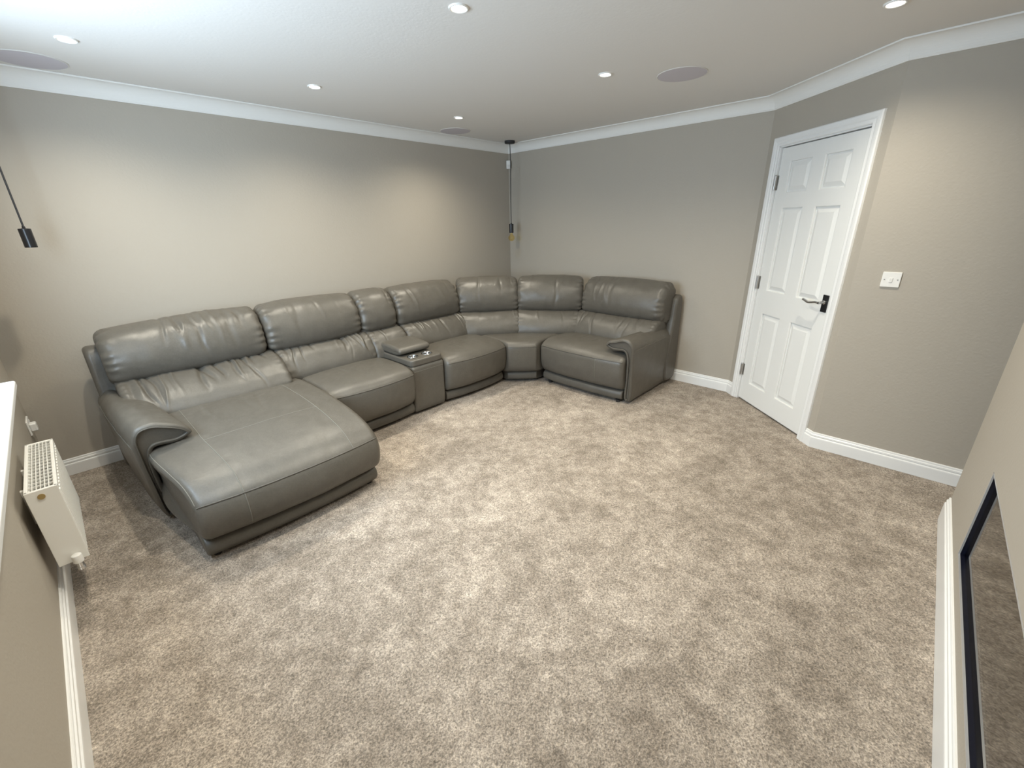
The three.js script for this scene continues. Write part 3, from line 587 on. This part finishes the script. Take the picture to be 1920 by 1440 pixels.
// console
{
  const xm = -2.085, o = section(xm, 0, 0, 0), X = (x) => x - xm;
  backShell(X(-2.30), X(-1.965), o); headCushion(X(-2.328), X(-1.972), o, { n: 2, amp: 0.003, end: 0.05 }); lumbarCushion(X(-2.305), X(-1.945), o, { n: 3, amp: 0.004 });
  const x0 = X(-2.243), x1 = X(-1.922), top = 0.485;
  const body = padded({ x0, x1, ctrl: [[0.3, 0.03], [0.3, 0.2], [0.3, 0.40], [0.34, 0.425], [0.7, 0.428], [0.95, 0.428], [1.003, 0.425], [1.01, 0.38], [1.006, 0.25], [0.996, 0.06], [0.985, 0.028], [0.9, 0.022], [0.5, 0.022]], end: 0.022, nx: 30, np: 120 });
  mesh('console_body', body.g, M.leather, o);
  const sh = new THREE.Shape(), xa = x0 + 0.012, xb = x1 - 0.012, za = -0.988, zb = -0.3; // shape drawn in (x, -z)
  sh.moveTo(xa + 0.03, za); sh.lineTo(xb - 0.03, za); sh.quadraticCurveTo(xb, za, xb, za + 0.03); sh.lineTo(xb, zb); sh.lineTo(xa, zb); sh.lineTo(xa, za + 0.03); sh.quadraticCurveTo(xa, za, xa + 0.03, za);
  const cups = [[X(-2.155), 0.895], [X(-2.02), 0.905]];
  for (const [x, z] of cups) { const h = new THREE.Path(); h.absarc(x, -z, 0.052, 0, Math.PI * 2, true); sh.holes.push(h); }
  const deck = mesh('console_deck', new THREE.ExtrudeGeometry(sh, { depth: 0.028, bevelEnabled: true, bevelThickness: 0.014, bevelSize: 0.012, bevelSegments: 5, curveSegments: 24 }).rotateX(-Math.PI / 2).translate(0, top - 0.042, 0), M.leather, o);
  for (const [x, z] of cups) {
    const c = mesh('cup_holder', lathe([[0.0005, -0.05], [0.03, -0.05], [0.034, -0.047], [0.0375, 0.0], [0.039, 0.003], [0.043, 0.0045], [0.047, 0.003], [0.048, 0.0005], [0.044, -0.002]], 48).translate(x, top + 0.001, z), M.chrome, o);
    c.userData.label = 'polished steel cup holder';
  }
  const lid = padded({ x0: x0 + 0.004, x1: x1 - 0.002, ctrl: [[0.47, 0.495], [0.465, 0.53], [0.49, 0.558], [0.6, 0.564, 0, 0.006], [0.74, 0.56, 0, 0.006], [0.815, 0.55, 0.006, 0.003], [0.835, 0.53, 0.008], [0.825, 0.505, 0.006], [0.78, 0.490], [0.6, 0.488]], end: 0.022, nx: 40, np: 80, disp: soft(0.002, 8) && ((x, p) => 0) });
  mesh('console_lid', lid.g, M.leather, o);
  stitchAcross(body, 1.01, 0.38, o);
  join(o);
}
// seat between console and corner
{
  const o = section(-1.57, 0, 0, 0), X = (x) => x + 1.57;
  backShell(X(-1.96), X(-1.215), o); headCushion(X(-1.968), X(-1.215), o, { n: 4, amp: 0.004 }); lumbarCushion(X(-1.942), X(-1.185), o, { n: 11, amp: 0.006 });
  seatCushion(X(-1.917), X(-1.185), o); baseRail(X(-1.9), X(-1.175), o, 0.985); feet(o, [[X(-1.85), 0.9], [X(-1.25), 0.9], [X(-1.85), 0.2], [X(-1.25), 0.2]]);
  join(o);
}
// corner wedge: frame turned 45 degrees about the room corner
{
  const o = section(0, 0, 0, -Math.PI / 4);
  const inv = new THREE.Matrix4().makeRotationY(Math.PI / 4);
  const P0 = [-1.21, 0.40], P1 = [-0.725, 0.785], P2 = [-0.352, 1.315];
  for (const [a, b, n] of [[P0, P1, 6], [P1, P2, 3]]) {
    const L = Math.hypot(b[0] - a[0], b[1] - a[1]), th = -Math.atan2(b[1] - a[1], b[0] - a[0]);
    const m = new THREE.Matrix4().makeTranslation(a[0], 0, a[1]).multiply(new THREE.Matrix4().makeRotationY(th)).multiply(new THREE.Matrix4().makeTranslation(0, 0, -0.40)).premultiply(inv);
    backShell(0.01, L - 0.01, o, { xf: m }); headCushion(a === P0 ? -0.022 : -0.012, a === P0 ? L + 0.012 : L + 0.035, o, { n, amp: 0.006, xf: m, end: 0.05 }); lumbarCushion(0.002, L - 0.002, o, { n: 4, amp: 0.003, xf: m, end: 0.022 });
  }
  const cx = 0.055, hw = (z, f) => 0.15 + Math.max(0, Math.min(0.40, (f - z) * 0.9));
  const wp = (f) => (v) => { v.x = cx + v.x * hw(v.z, f) / 0.15; return v; };
  const ctrl = [[1.02, 0.135], [1.0, 0.30], [1.04, 0.405], [1.2, 0.432], [1.4, 0.442, 0, 0.006], [1.52, 0.440, 0.006, 0.006], [1.585, 0.425, 0.012, 0.004], [1.612, 0.395, 0.016], [1.618, 0.33, 0.016], [1.615, 0.24, 0.014], [1.60, 0.16, 0.01], [1.57, 0.128, 0.01], [1.4, 0.124], [1.2, 0.124]];
  const b = padded({ x0: -0.15, x1: 0.15, ctrl, end: 0.022, nx: 50, np: 130, warp: wp(1.6) });
  const m = mesh('seat_cushion', b.g, M.leather, o); stitchAcross(b, 1.612, 0.395, m, -0.14, 0.14, 0.004, M.leather);
  baseRail(-0.15, 0.15, o, 1.545, 0.008, wp(1.53), 1.02);
  join(o);
}
// end seat with arm, along the right wall: local x = world z, local z = distance from the wall
{
  const xm = 1.72, o = section(0.06, 0, xm, -Math.PI / 2), X = (x) => x - xm;
  backShell(X(1.33), X(2.262), o, { y1: 0.86 }); headCushion(X(1.335), X(2.215), o, { n: 6, amp: 0.005 }); lumbarCushion(X(1.30), X(2.20), o, { n: 12, amp: 0.005 });
  const s = seatCushion(X(1.275), X(2.185), o, { front: 1.012, bulge: 0.035 }); stitchAlong(s.b, X(1.93), [s.q(1.045), 0.395], [s.q(1.025), 0.16], s.m);
  baseRail(X(1.27), X(2.165), o, 0.952, 0.03);
  armRest(o, 1, X(2.255), { z0: 0.16, zBot: 0.92, zTop: 0.965, lip0: 0.15, lip1: 0.27, thick: 0.058, top: 0.60, flare: 0.015 });
  feet(o, [[X(1.35), 0.93], [X(2.12), 0.93], [X(1.35), 0.2], [X(2.12), 0.2]]);
  join(o);
}

renderer.render(scene, camera);
